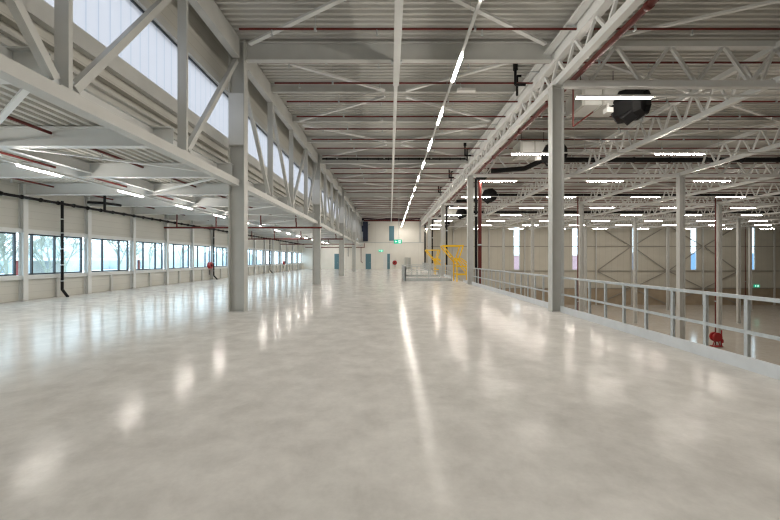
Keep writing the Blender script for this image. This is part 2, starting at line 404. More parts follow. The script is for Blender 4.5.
for i, y in enumerate(FR[:5]):
    lab = f'pale clerestory truss above the annex edge, {ORD[i]} bay from the near end'
    if tr is None: tr = clerestory(y); tr['label'] = lab
    else: dup(tr, (XL, y, 4.0), lab)

# ------------------------------------------------------------------ roof trusses
def truss(p, q, zb, zt, npan, label, group, detail, cw=0.18, deep_top=None, name='roof_truss', web=0.075):
    """lattice truss from p to q (x, y): bottom chord underside at ZB, top chord upper side at ZT, NPAN Vs"""
    p, q = Vector((*p, 0)), Vector((*q, 0)); d = (q - p).normalized(); L = (q - p).length
    t = thing(name, label, 'truss', (p.x, p.y, zb), group)
    th = deep_top or 0.18
    up = Vector((0, 0, 1))
    MB().bar(p + up*(zb+0.1) + d*0.02, q + up*(zb+0.1) - d*0.02, cw, 0.2).build('bottom_chord', TRUSS, t)
    if deep_top: MB().bar(p + up*(zt-th/2) + d*0.02, q + up*(zt-th/2) - d*0.02, 0.24, th).build('top_chord', TRUSS, t)
    else: MB().bar(p + up*(zt-th/2) + d*0.02, q + up*(zt-th/2) - d*0.02, cw, th).build('top_chord', TRUSS, t)
    st = L / npan; lat = MB()
    z0, z1 = zb + 0.19, zt - th + 0.01
    for k in range(npan):
        b = p + d*(st*(k+0.5))
        for s in (-1, 1):
            e0 = b + d*(s*0.05) + up*z0; e1 = b + d*(s*(st/2 - 0.05)) + up*z1
            if detail: MB().bar(e0, e1, web, web).build('web_member', TRUSS, t)
            else: lat.bar(e0, e1, web, web)
    if not detail: lat.build('web_lattice', TRUSS, t)
    return t
GL = 'lengthwise roof trusses'
# the truss over the railing columns
e0 = None
for i in range(5):
    lab = f'lattice truss over the railing columns, {ORD[i]} bay from the near end'
    if e0 is None:
        e0 = truss((XR, FR[0]), (XR, FR[1]), 7.10, 8.42, 12, lab, GL, True, 0.2, 0.60); x0 = e0
    else: dup(x0, (XR, FR[i], 7.10), lab)
# further lengthwise trusses
LX = [12.1, 19.0, 25.85, 32.65, 39.5, 46.4, 53.3, 60.15]
det = smp = None
for r, x in enumerate(LX):
    for i in range(6):
        yb0 = FR[i]; yb1 = FR[i+1] if i < 5 else YH
        if 388 + 360*x/yb1 > 778: continue
        lab = f'lattice truss running lengthwise under the hall roof, {ORD[r]} line beyond the railing, {ORD[i]} bay'
        if i == 5:
            truss((x, yb0), (x, yb1), 7.10, 8.36, 7, lab, GL, False)
        elif r < 2 and i < 3:
            if det is None: det = truss((x, yb0), (x, yb1), 7.10, 8.36, 12, lab, GL, True)
            else: dup(det, (x, yb0, 7.10), lab)
        else:
            if smp is None: smp = truss((x, yb0), (x, yb1), 7.10, 8.36, 12, lab, GL, False)
            else: dup(smp, (x, yb0, 7.10), lab)
CX = [XR] + ROWS + [74.2]
det = smp = None
for i, y in enumerate(FR[1:6]):
    for r in range(5):
        if 388 + 360*CX[r]/y > 790: continue
        lab = f'lattice truss spanning crosswise in the hall at the {ORD[i]} frame, {ORD[r]} span from the railing'
        a, b = CX[r] + 0.12, CX[r+1] - 0.12
        if i < 2: truss((a, y), (b, y), 7.0, 8.43, 8, lab, 'crosswise roof trusses', True, web=0.09)
        elif r == 0: 
            if smp is None: smp = truss((a, y), (b, y), 7.0, 8.43, 8, lab, 'crosswise roof trusses', False, web=0.09)
            else: dup(smp, (a, y, 7.0), lab)
        else: dup(smp, (a, y, 7.0), lab)

# ------------------------------------------------------------------ roof beams, purlins, bracing over the upper floor
b0 = None
for i, y in enumerate(FR[1:5]):
    lab = f'deep grey roof beam across the upper floor, {ORD[i]} from the near end'
    yc = y + 0.15
    if b0 is None:
        b0 = thing('roof_beam', lab, 'beam', (0, yc, 7.9), 'roof beams over the upper floor')
        MB().ibeam((XL+0.26, yc, 8.2), (XR-0.14, yc, 8.2), 0.58, 0.22, 0.02, 0.014).build('girder', STEEL, b0)
        MB().box(XL+0.25, yc-0.1, 7.88, XL+0.27, yc+0.1, 8.52).build('end_plate', STEEL, b0)
        MB().box(0.1, yc-0.09, 7.86, 0.44, yc+0.09, 7.905).build('saddle_plate', GALV, b0)
    else: dup(b0, (0, yc, 7.9), lab)
p0 = h0 = None; n = 0
for k in range(1, 20):
    y = FR[0] + Q*k
    if k % 4 == 0 or y < 8: continue
    n += 1
    lab = f'slim purlin across the upper floor roof, {ORD[n-1]} from the near end'
    labh = f'slim purlin under the hall roof, {ORD[n-1]} from the near end'
    if p0 is None:
        y00 = y
        p0 = one('purlin', MB().ibeam((XL+0.12, y, 8.42), (XR-0.12, y, 8.42), 0.30, 0.14, 0.014, 0.01), STEEL, lab, 'purlin', 'purlins over the upper floor'); pl = p0.location.copy()
        h0 = one('purlin', MB().ibeam((XR+0.13, y, 8.45), (74, y, 8.45), 0.24, 0.14, 0.014, 0.01), STEEL, labh, 'purlin', 'purlins under the hall roof'); hl = h0.location.copy()
    else:
        for src, l0, lb in ((p0, pl, lab), (h0, hl, labh)):
            o = src.copy(); COL.objects.link(o); o.location = (l0.x, l0.y + y - y00, l0.z); o['label'] = lb
one('ceiling_tie_beam', MB().box(0.17, -0.9, 7.62, 0.37, 12.4, 7.855), STEELW, 'white box tie beam running lengthwise under the roof beams, near thicker length', 'beam')
one('ceiling_tie_beam', MB().box(0.20, 12.42, 7.72, 0.33, YB-0.05, 7.855), STEELW, 'white tie beam running lengthwise, thinner length beyond the first roof beam', 'beam')

def zigzag(xa, xb, z, w, h, where, group, k0, k1, ga=0.24):
    """bracing bars from line XA (even quarter points) to line XB (odd ones)"""
    m = 0
    for k in range(k0, k1):
        ya, yb = FR[0] + Q*k, FR[0] + Q*(k+1)
        m += 1
        pa, pb = ((xa, ya), (xb, yb)) if k % 2 == 0 else ((xb, ya), (xa, yb))
        a, b = Vector((*pa, z)), Vector((*pb, z)); d = (b-a).normalized()
        one('ceiling_brace', MB().bar(a + d*ga, b - d*ga, w, h), TRUSS, f'roof brace {where}, {ORD[m-1]} one', 'brace', group)
zigzag(XL+0.1, 0.27, 8.22, 0.12, 0.07, 'between the annex truss and the tie beam', 'roof braces on the annex side', 3, 20, 0.5)
zigzag(XR-0.1, 0.27, 8.22, 0.12, 0.07, 'between the tie beam and the railing truss', 'roof braces on the railing side', 3, 20, 0.5)
zigzag(XR+0.15, 12.05, 8.24, 0.10, 0.07, 'between the railing truss and the first hall truss', 'roof braces in the hall', 3, 20)
zigzag(19.0, 12.25, 8.24, 0.10, 0.07, 'between the first and second lengthwise hall trusses', 'roof braces in the hall', 3, 20)
zigzag(19.2, 25.9, 8.24, 0.10, 0.07, 'between the second and third lengthwise hall trusses', 'roof braces in the hall', 6, 20)

# ------------------------------------------------------------------ annex roof steel
a0 = l0 = None; n = 0
for k in range(2, 20):
    y = FR[0] + Q*k; n += 1
    lab = f'grey steel beam across the low annex ceiling, {ORD[n-1]} from the near end'
    labl = f'short steel joist along the middle of the annex ceiling, {ORD[n-1]} from the near end'
    if a0 is None:
        a0 = one('annex_beam', MB().ibeam((XW+0.05, y, 4.42), (XL-0.13, y, 4.42), 0.44, 0.20, 0.02, 0.012), STEELW, lab, 'beam', 'beams across the annex ceiling'); al = a0.location.copy()
        l0 = one('annex_joist', MB().ibeam((-9.3, y+0.03, 4.48), (-9.3, y+Q-0.03, 4.48), 0.30, 0.15, 0.015, 0.010), STEELW, labl, 'joist', 'joists along the annex ceiling'); ll = l0.location.copy(); y00 = y
    else:
        o = a0.copy(); COL.objects.link(o); o.location = (al.x, al.y+y-y00, al.z); o['label'] = lab
        o = l0.copy(); COL.objects.link(o); o.location = (ll.x, ll.y+y-y00, ll.z); o['label'] = labl
zigzag(-4.95, -9.3, 4.30, 0.09, 0.05, 'under the low annex ceiling', 'braces under the annex ceiling', 2, 20, 0.1)

# ------------------------------------------------------------------ lamps
def lamp_line(x, z, ys, length, lm, track_name, tlabel, lamp_label, group, y0, y1, ztop, wire_dy, wide=0.07):
    t = thing(track_name, tlabel, 'light track', (x, y0, z))
    MB().box(x-wide/2, y0, z, x+wide/2, y1, z+0.055).build('trunking', STEELW, t)
    y = ys[0] - wire_dy/2
    while y < y1:
        MB().rod((x, y, z+0.05), (x, y, ztop), 0.006, 4).build('hanger_wire', GALV, t); y += wire_dy
    f = None
    for i, yc in enumerate(ys):
        lab = lamp_label.format(ORD[i])
        if f is None:
            f = thing('ceiling_tube_lamp', lab, 'lamp', (x, yc, z-0.045), group)
            MB().box(x-wide/2-0.01, yc-length/2, z-0.02, x+wide/2+0.01, yc+length/2, z-0.002).build('lamp_housing', STEELW, f)
            MB().trough(x-wide/2, yc-length/2, z-0.05, x+wide/2, yc+length/2, z-0.021).build('diffuser', lm, f)
        else: dup(f, (x, yc, z-0.045), lab)
lamp_line(1.95, 7.05, [10.2 + 3.46*k for k in range(-4, 15)], 1.35, LAMP, 'light_track', 'straight white light track hanging over the upper floor aisle',
          'lit tube on the long aisle light track, {} from the near end', 'tube lamps over the aisle', -5.0, 59.8, 8.6, 3.46)
lamp_line(-9.53, 4.10, [9.88 + 3.46*k for k in range(-4, 15)], 1.2, LAMPA, 'light_track', 'straight white light track under the low annex ceiling',
          'lit tube under the annex ceiling, {} from the near end', 'tube lamps in the annex', -5.0, 59.5, 4.25, 6.92)
f = None
for r in range(9):
    y = 11.4 + 6.1*r; z = 6.8
    xmax = min(73.5, 392*y/360 + 4)
    t = thing('light_track', f'thin white light track across the tall hall, {ORD[r]} row from the near end', 'light track', (5.9, y, z), 'light tracks in the hall')
    MB().box(5.95, y-0.035, z, xmax, y+0.035, z+0.05).build('trunking', STEELW, t)
    x = 9.0
    while x < xmax: MB().rod((x, y-0.03, z+0.05), (x, y-0.03, 8.6), 0.006, 4).build('hanger_wire', GALV, t); x += 7.0
    c = 0
    while 7.15 + 7.0*c < xmax - 1:
        x = 7.15 + 7.0*c
        lab = f'hall tube lamp, {ORD[r]} row from the near end, {ORD[c]} out from the railing'
        if f is None:
            f = thing('ceiling_tube_lamp', lab, 'lamp', (x, y, z-0.06), 'tube lamps in the hall')
            MB().box(x-1.18, y-0.06, z-0.025, x+1.18, y+0.06, z-0.002).build('lamp_housing', STEELW, f)
            MB().trough(x-1.17, y-0.04, z-0.06, x+1.17, y+0.04, z-0.026).build('diffuser', LAMPH, f)
        else: dup(f, (x, y, z-0.06), lab)
        c += 1

# ------------------------------------------------------------------ sprinkler and drain pipes
f = None
for k in range(32):
    y = 9.93 + 1.525*k + (0.17 if k % 8 == 1 else 0)
    lab = f'thin red sprinkler pipe crosswise under the roof deck, {ORD[k]} from the near end'
    if k in (0, 14):
        f = thing('sprinkler_pipe', lab, 'pipe', (0, y, 7.97), 'sprinkler pipes under the roof')
        MB().rod((-4.1, y, 8.0), (73.5, y, 8.0), 0.032, 6).build('pipe_run', RED, f)
        if k == 0:
            for j in range(11):
                x = -3.2 + 2.9*j
                hd = MB().rod((x, y, 7.97), (x, y, 7.86), 0.018, 6).lathe((x, y, 7.83), (0,0,1), [(0, .045), (.012, .045), (.03, .015)], 8).build('sprinkler_head', GALV, f)
            for j in range(6):
                x = -2.0 + 4.4*j
                MB().box(x-0.03, y-0.05, 7.95, x+0.03, y+0.05, 8.06).rod((x, y, 8.05), (x, y, 8.6), 0.010, 4).build('pipe_hanger', GALV, f)
    else: dup(f, (0, y, 7.97), lab)
for j, x in enumerate((-7.66, -10.4, -13.3)):
    t = thing('sprinkler_pipe', f'thin red sprinkler pipe lengthwise in the annex ceiling, {ORD[j]} from the column row', 'pipe', (x, 2, 4.4), 'sprinkler pipes in the annex')
    MB().rod((x, 2.0, 4.52), (x, 59.8, 4.52), 0.035, 6).build('pipe_run', RED, t)
    for m_ in range(14):
        y = 6.6 + 3.05*m_
        MB().rod((x, y, 4.5), (x, y, 4.38), 0.018, 6).lathe((x, y, 4.35), (0,0,1), [(0, .04), (.012, .04), (.03, .015)], 8).build('sprinkler_head', GALV, t)
# main red pipe beside the railing truss, with couplings and the riser
t = thing('water_main', 'thick red water main running beside the truss over the railing', 'pipe', (5.92, 0, 7.3))
MB().rod((5.92, -0.9, 7.40), (5.92, 59.5, 7.40), 0.085, 12).build('pipe_run', RED, t)
for k in range(14): 
    y = 4.1 + 4.05*k
    MB().lathe((5.92, y, 7.40), (0,1,0), [(-.07,.09),(-.06,.108),(.06,.108),(.07,.09)], 12).build('coupling', RED, t)
    MB().rod((5.92, y+0.5, 7.48), (5.92, y+0.5, 8.6), 0.014, 6).build('hanger_rod', GALV, t)
t = thing('riser_pipe', 'thick dark red riser pipe beside the second railing column', 'pipe', (6.02, 23.9, HF))
MB().rod((6.02, 23.9, HF), (6.02, 23.9, 7.31), 0.125, 14).build('pipe_run', RED, t)
for z in (-2.0, 2.6): MB().lathe((6.02, 23.9, z), (0,0,1), [(-.05,.13),(-.04,.15),(.04,.15),(.05,.13)], 14).build('pipe_clamp', GALV, t)
for i, y in enumerate((23.66, 35.95, 48.15)):
    t = thing('drain_pipe', f'black vertical drain pipe behind the {ORD[i+1]} railing column', 'pipe', (5.62, y, HF), 'black drain pipes at the railing')
    MB().path([(5.72, y, HF), (5.72, y, 6.95), (6.3, y, 6.95), (6.6, y, 7.6)], 0.09, 10).build('pipe_run', BLACK, t)
    MB().lathe((5.72, y, 4.5), (0,0,1), [(-.06,.09),(-.05,.115),(.05,.115),(.06,.09)], 10).build('pipe_clamp', GALV, t)
one('drain_pipe', MB().rod((5.9, YB-0.15, 0.2), (5.9, YB-0.15, 8.2), 0.12, 10), BLACK, 'black vertical pipe at the corner of the white end wall', 'pipe')
# black drain pipes across the hall at the frames
for i, (y, z) in enumerate(((21.93, 7.70), (34.13, 7.70), (46.33, 7.70))):
    t = thing('drain_pipe', f'thick black drain pipe crosswise under the hall roof, {ORD[i]} from the near end', 'pipe', (6.6, y, z), 'black drain pipes under the hall roof')
    MB().path([(6.6, y+1.4, z-0.35), (8.6, y+0.9, z-0.3), (9.4, y, z), (73, y, z)], 0.15, 10).build('pipe_run', BLACK, t)
    for m_ in range(10):
        x = 10.5 + 2.2*m_
        MB().lathe((x, y, z), (1,0,0), [(-.05,.15),(-.04,.175),(.04,.175),(.05,.15)], 10).build('coupling', BLACK, t)
t = thing('drain_pipe', 'black drain pipe crosswise over the upper floor at the second roof beam', 'pipe', (0, 23.2, 7.9))
MB().rod((-4.3, 23.15, 8.10), (5.0, 23.15, 8.10), 0.06, 8).build('pipe_run', BLACK, t)
for m_ in range(14): MB().lathe((-4.0 + 0.66*m_, 23.15, 8.10), (1,0,0), [(-.03,.06),(-.02,.085),(.02,.085),(.03,.06)], 8).build('pipe_clamp', BLACK, t)
for i, (y, z) in enumerate(((12.75, 7.95), (21.3, 7.9), (27.0, 7.9), (33.0, 7.9))):
    t = thing('drain_outlet', f'black bent roof outlet pipe beside the railing truss, {ORD[i]} from the near end', 'pipe', (4.6, y, z), 'black roof outlets at the railing truss')
    MB().path([(4.5, y, 8.58), (4.5, y, z-0.12), (4.86, y, z-0.12)], 0.05, 8).path([(4.72, y+0.45, z-0.30), (4.72, y+0.45, z+0.42), (4.87, y+0.45, z+0.42)], 0.045, 8).build('bent_pipe', BLACK, t)
    MB().rod((4.5, y, 8.35), (4.5, y, 8.59), 0.09, 8).build('funnel', BLACK, t)
# long black pipe along the window wall with its down pipes
t = thing('drain_pipe', 'long black drain pipe running high along the window wall', 'pipe', (-13.9, 8, 4.0))
MB().rod((-13.95, 8.0, 4.02), (-13.95, 58.5, 4.02), 0.055, 8).build('pipe_run', BLACK, t)
for m_ in range(60):
    y = 12.2 + 0.75*m_
    MB().lathe((-13.95, y, 4.02), (0,1,0), [(-.035,.055),(-.03,.085),(.03,.085),(.035,.055)], 8).build('pipe_clamp', BLACK, t)
for i, y in enumerate((15.75, 29.3, 43.0)):
    t = thing('down_pipe', f'black down pipe on the window wall, {ORD[i]} from the near end', 'pipe', (-14.3, y, 0), 'down pipes on the window wall')
    MB().path([(-14.28, y, 4.2), (-14.28, y, 0.32), (-13.95, y-0.1, 0.02)], 0.055, 8).build('pipe_run', BLACK, t)
    for z in (0.7, 1.4, 2.1, 2.8, 3.4): MB().lathe((-14.28, y, z), (0,0,1), [(-.025,.055),(-.02,.07),(.02,.07),(.025,.055)], 8).build('pipe_clamp', GALV, t)
t = thing('drain_outlet', 'black bent outlet pipe hanging under the annex ceiling by the window wall', 'pipe', (-13.2, 17.2, 4.2))
MB().path([(-13.3, 15.9, 4.16), (-12.7, 16.1, 4.16), (-12.5, 16.8, 4.16)], 0.06, 8).path([(-12.7, 16.1, 4.64), (-12.7, 16.1, 3.80), (-12.3, 16.9, 3.75)], 0.05, 8).build('bent_pipe', BLACK, t)
# red cross pipes of the annex with hangers
for i, (y, x0, x1, z, hx) in enumerate(((22.9, -14.3, -4.28, 3.66, (-13.5, -11.0, -8.15, -5.9)), (35.1, -14.3, -4.5, 3.62, (-13.4, -11.2, -8.6, -5.2)), (47.2, -14.3, -4.6, 3.62, (-12.0, -8.0)))):
    t = thing('hanging_pipe', f'red fire pipe hanging crosswise in the annex, {ORD[i]} from the near end', 'pipe', (x0, y, z), 'red cross pipes in the annex')
    MB().rod((x0, y, z), (x1, y, z), 0.06, 10).build('pipe_run', RED, t)
    for x in hx: MB().path([(x, y, z), (x, y, z+0.3), (x-0.05, y+0.1, z+0.4), (x-0.05, y+0.1, 4.62)], 0.045, 8).build('pipe_branch', RED, t)
t = thing('hanging_pipe', 'red fire pipe along the end wall beside the teal door, with drops', 'pipe', (-5, YB-0.2, 3.6))
MB().rod((-14.0, YB-0.2, 3.62), (-4.15, YB-0.2, 3.62), 0.06, 8).build('pipe_run', RED, t)
MB().path([(-4.75, YB-0.2, 3.62), (-4.75, YB-0.2, 1.25), (-4.5, YB-0.2, 1.05)], 0.05, 8).build('pipe_drop', RED, t)
MB().path([(-4.2, YB-0.2, 3.62), (-4.2, YB-0.2, 4.3)], 0.05, 8).build('pipe_drop', RED, t)
MB().path([(-6.9, YB-0.2, 3.62), (-6.9, YB-0.2, 2.1)], 0.04, 8).build('pipe_drop', BLACK, t)
one('hanging_pipe', MB().rod((-4.3, YB-0.15, 8.05), (6.0, YB-0.15, 8.05), 0.10, 8), RED, 'red pipe across the top of the white end wall', 'pipe')
one('edge_beam', MB().box(-5.0, YB+0.05, 8.12, 6.1, YB+0.25, 8.5), NAVY, 'dark beam across the very top of the white end wall', 'beam')
t = thing('pipe_drop', 'red pipe drop with slanting stay beside the first railing column', 'pipe', (6.6, 12.9, 6.4))
MB().path([(6.62, 12.9, 7.97), (6.62, 12.9, 6.40), (7.5, 13.2, 7.05)], 0.028, 6).build('pipe_run', RED, t)
for i, (x, y) in enumerate(((18.55, 35.45), (32.2, 35.55), (66.2, YH-0.3))):
    t = thing('hall_riser', f'thin red riser pipe in the tall hall, {ORD[i]} from the railing', 'pipe', (x, y, HF), 'thin red risers in the hall')
    MB().rod((x, y, HF), (x, y, 7.9), 0.055, 8).build('pipe_run', RED, t)
    MB().lathe((x, y, -2.5), (0,0,1), [(-.05,.06),(-.04,.1),(.04,.1),(.05,.06)], 8).build('pipe_clamp', GALV, t)

# cable tray and conduits along the railing truss
t = thing('cable_tray', 'galvanised cable tray along the inner side of the railing truss', 'cable tray', (4.9, 0, 8.0))
MB().box(4.92, -0.9, 8.10, 5.14, 59.5, 8.115).box(4.92, -0.9, 8.115, 4.93, 59.5, 8.17).box(5.13, -0.9, 8.115, 5.14, 59.5, 8.17).build('tray', STEELW, t)
MB().rod((4.98, -0.9, 8.135), (4.98, 59.5, 8.135), 0.018, 6).rod((5.05, -0.9, 8.135), (5.05, 59.5, 8.135), 0.016, 6).build('cable', BLACK, t)
for k in range(24):
    y = 2.6 + 2.44*k
    MB().box(4.9, y-0.02, 8.07, 5.19, y+0.02, 8.10).build('bracket', GALV, t)

t = thing('emergency_light', 'small white ceiling unit beside the aisle light track', 'light', (3.0, 13.9, 8.1))
MB().box(2.65, 13.8, 8.12, 3.35, 13.98, 8.22).build('ceiling_unit_body', WHITEPL, t)
for x in (2.72, 3.28): MB().rod((x, 13.89, 8.22), (x, 13.89, 8.6), 0.012, 6).build('hanger_rod', GALV, t)
t = thing('drain_pipe', 'black pipe stub crossing the clerestory sill at the near end', 'pipe', (-5.1, 5.2, 5.6))
MB().path([(-5.34, 5.0, 5.75), (-5.05, 5.0, 5.75), (-5.05, 5.3, 5.95), (-5.05, 5.3, 7.6)], 0.07, 10).build('pipe_run', BLACK, t)
# ------------------------------------------------------------------ railing along the open edge
def railing(y0, n, a, b, label, st=0.709):
    x = 5.415
    t = thing('guard_railing', label, 'railing', (x, a, 0.0), 'guard railings along the open edge')
    for k in range(n):
        y = y0 + st*k
        p = MB().box(x-0.024, y-0.028, 0.012, x+0.024, y+0.028, 1.05).build('post', GALV, t)
        MB().box(x-0.024, y-0.06, 0.013, x+0.07, y+0.06, 0.025).build('base_plate', GALV, p)
    MB().box(x-0.03, a, 1.05, x+0.03, b, 1.105).build('top_rail', GALV, t)
    MB().box(x-0.032, a, 0.535, x-0.025, b, 0.59).build('middle_rail', GALV, t)
    return t
for i, (y, n, a, b) in enumerate(((3.27, 11, 3.1, 11.23), (11.85, 16, 11.57, 23.42), (28.0, 11, 27.9, 35.62), (40.2, 11, 40.1, 47.82), (48.5, 16, 48.2, 60.0))):
    railing(y, n, a, b, f'galvanised guard railing on the open floor edge, {ORD[i]} length from the near end')

# ------------------------------------------------------------------ yellow pallet safety gates
def gate(y0):
    t = thing('safety_gate', '', 'gate', (4.9, y0, 0), 'yellow safety gates')
    w = 1.35
    for y in (y0, y0 + w):
        b = MB(); r = 0.035
        b.bar((4.95, y, 0), (4.95, y, 1.72), 0.085, 0.085).bar((5.95, y, 0), (5.95, y, 1.18), 0.085, 0.085)
        b.bar((4.95, y, 1.70), (5.25, y, 1.70), 0.08, 0.08).bar((5.25, y, 1.70), (5.98, y, 1.18), 0.08, 0.08)
        b.bar((4.95, y, 1.12), (5.95, y, 1.12), 0.08, 0.08).bar((4.95, y, 0.52), (5.95, y, 0.52), 0.08, 0.08).bar((4.95, y, 1.70), (5.95, y, 0.52), 0.07, 0.07)
        b.build('side_frame', YELLOW, t)
        b = MB()
        b.bar((3.92, y, 2.64), (5.42, y, 2.64), 0.085, 0.085).bar((3.96, y, 2.62), (5.05, y, 1.30), 0.085, 0.085).bar((5.40, y, 2.62), (5.05, y, 1.55), 0.085, 0.085)
        b.bar((3.96, y, 2.62), (4.22, y, 2.05), 0.03, 0.03)
        b.build('swing_arm', YELLOW, t)
    b = MB()
    for x, z in ((3.95, 2.64), (5.42, 2.64), (4.6, 1.85), (5.05, 1.32)): b.bar((x, y0, z), (x, y0 + w, z), 0.08, 0.08)
    b.build('cross_bars', YELLOW, t)
    return t
g = gate(26.3); g['label'] = 'yellow tilting pallet safety gate just behind the second railing column'
dup(g, (4.9, 38.5, 0), 'yellow tilting pallet safety gate further back, near the third railing column')

# ------------------------------------------------------------------ guard rails of the stair opening
def run(t, p, q, n, toe=True):
    p, q = Vector(p), Vector(q)
    for k in range(n + 1):
        c = p.lerp(q, k / n)
        MB().box(c.x-0.035, c.y-0.035, 0, c.x+0.035, c.y+0.035, 1.12).build('post', GALV, t)
    up = Vector((0,0,1))
    for z, nm in ((1.12, 'top_rail'), (0.62, 'middle_rail')): MB().bar(p + up*z, q + up*z, 0.05, 0.05).build(nm, GALV, t)
    if toe: MB().bar(p + up*0.12, q + up*0.12, 0.015, 0.2).build('toe_board', GALV, t)
t = thing('stair_railing', 'grey railing around the stair opening in front of the yellow gates', 'railing', (1.2, 26.9, 0))
run(t, (1.22, 27.0, 0), (4.68, 27.0, 0), 4); run(t, (1.22, 27.0, 0), (1.22, 33.6, 0), 4)
run(t, (1.22, 33.6, 0), (4.68, 33.6, 0), 4)
t = thing('kick_gate', 'small grey swing gate at the corner of the stair railing', 'gate', (1.0, 27.0, 0))
MB().box(0.93, 26.96, 0, 0.99, 27.04, 1.25).box(1.11, 26.96, 0, 1.16, 27.04, 1.25).build('gate_post', GALV, t)
MB().box(0.99, 26.98, 0.15, 1.11, 27.02, 1.2).build('gate_panel', GALV, t)

# ------------------------------------------------------------------ air heaters in the hall
def heater(y):
    t = thing('air_heater', '', 'heater', (8.6, y, 7.0), 'black air heaters in the hall')
    MB().box(6.9, y-0.1, 7.14, 8.5, y+1.0, 7.78).build('housing', STEEL, t)
    MB().box(6.86, y-0.14, 7.10, 6.98, y+1.04, 7.82).build('housing_flange', GREYBOX, t); MB().box(7.6, y-0.14, 7.10, 7.66, y+1.04, 7.82).build('housing_flange', GREYBOX, t)
    MB().lathe((8.4, y+0.35, 7.22), (0.55,-0.8,-0.1), [(0,.50),(.10,.60),(.75,.60),(.95,.46),(.96,.40),(.80,.36)], 8, False).build('outlet_drum', BLACK, t)
    MB().lathe((8.55, y+0.1, 7.0), (-0.2,-0.75,-0.75), [(0,.30),(.55,.30),(.6,.24)], 4, False).build('outlet_nozzle', BLACK, t)
    for x in (7.1, 8.3): MB().rod((x, y+0.4, 7.78), (x, y+0.4, 8.6), 0.015, 6).build('hanger_rod', BLACK, t)
    m_ = MB().box(7.62, y-0.35, 6.78, 7.85, y-0.12, 6.95).box(7.7, y-0.25, 6.95, 7.76, y-0.2, 7.14).build('junction_box', WHITEPL, t)
    return t
hp = None
for i, y in enumerate((12.9, 18.9, 31.2, 43.4, 55.6)):
    lab = f'black and grey air heater hung under the hall roof, {ORD[i]} from the near end'
    if hp is None: hp = heater(y); hp['label'] = lab
    else: dup(hp, (8.6, y, 7.0), lab)

# ------------------------------------------------------------------ end wall fittings
t = thing('duct', 'tall navy duct high on the end wall beside the clerestory', 'duct', (-4.0, YB-0.6, 4.6))
MB().box(-4.4, YB-0.7, 4.62, -3.6, YB-0.02, 7.85).build('duct_riser', NAVY, t)
MB().box(-4.6, YB-0.7, 6.2, -4.4, YB-0.1, 7.2).build('duct_branch', NAVY, t)
MB().rod((-3.6, YB-0.4, 7.3), (-3.25, YB-0.4, 7.5), 0.08, 8).build('pipe_stub', GALV, t)
def hose_reel(c, ax, label, k=1.0):
    t = thing('hose_reel', label, 'hose reel', c)
    a = Vector(ax); c = Vector(c)
    MB().lathe(c, a, [(0,.36*k),(.03,.38*k),(.05,.33*k),(.18,.33*k),(.20,.38*k),(.23,.36*k)], 16).build('reel', REDB, t)
    MB().lathe(c + a*0.231, a, [(0,.10),(.05,.08)], 10).build('hub', BLACK, t)
    MB().rod(c + Vector((0.05,0,-0.38)), c + Vector((0.05,0,-0.75)), 0.03, 6).build('hose_tail', BLACK, t)
    return t
hose_reel((0.85, YB-0.04, 1.07), (0,-1,0), 'red hose reel on the white end wall beside the narrow door')
hose_reel((XW+0.1, 28.9, 1.15), (1,0,0), 'red hose reel on the window wall by the second down pipe', 0.75)
hose_reel((XW+0.1, 49.0, 1.15), (1,0,0), 'small red hose reel far along the window wall', 0.7)
hose_reel((65.66, YH-0.10, HF+1.5), (0,-1,0), 'red hose reel at the foot of the hall end wall')
# hose trolley at a hall column
t = thing('hose_trolley', 'red fire hose reel beside a column on the lower hall floor', 'hose reel', (32.1, 35.0, HF))
for y in (34.75, 35.15): MB().lathe((31.75, y, HF+0.95), (0,1,0), [(0,.42),(.04,.45),(.10,.45),(.14,.42)], 16).build('reel_disc', REDB, t)
MB().rod((31.75, 34.8, HF+0.95), (31.75, 35.2, HF+0.95), 0.30, 12).build('hose_coil', REDB, t)
MB().bar((31.4, 35.0, HF), (31.75, 35.0, HF+0.95), 0.06, 0.06).bar((32.2, 35.0, HF), (31.75, 35.0, HF+0.95), 0.06, 0.06).box(31.4, 34.7, HF+0.02, 32.2, 35.3, HF+0.10).build('stand', REDB, t)
MB().rod((32.3, 35.0, HF), (32.3, 35.0, HF+1.6), 0.05, 8).lathe((32.25, 34.9, HF+0.4), (0,0,1), [(0,.12),(.3,.12),(.38,.05)], 10).build('valve', REDB, t)

t = thing('switch_cabinet', 'grey free-standing switch cabinet with its door ajar near the end wall', 'cabinet', (3.1, YB-0.5, 0))
MB().box(2.5, YB-0.55, 0.0, 3.1, YB-0.05, 1.95).build('body', GREYBOX, t)
MB().add([(3.10,YB-.57,.03),(3.47,YB-.9,.03),(3.47,YB-.9,1.92),(3.10,YB-.57,1.92),(3.08,YB-.6,.03),(3.45,YB-.93,.03),(3.45,YB-.93,1.92),(3.08,YB-.6,1.92)],
         [(0,1,2,3),(7,6,5,4),(0,4,5,1),(1,5,6,2),(2,6,7,3),(3,7,4,0)]).build('door', GREYBOX, t)

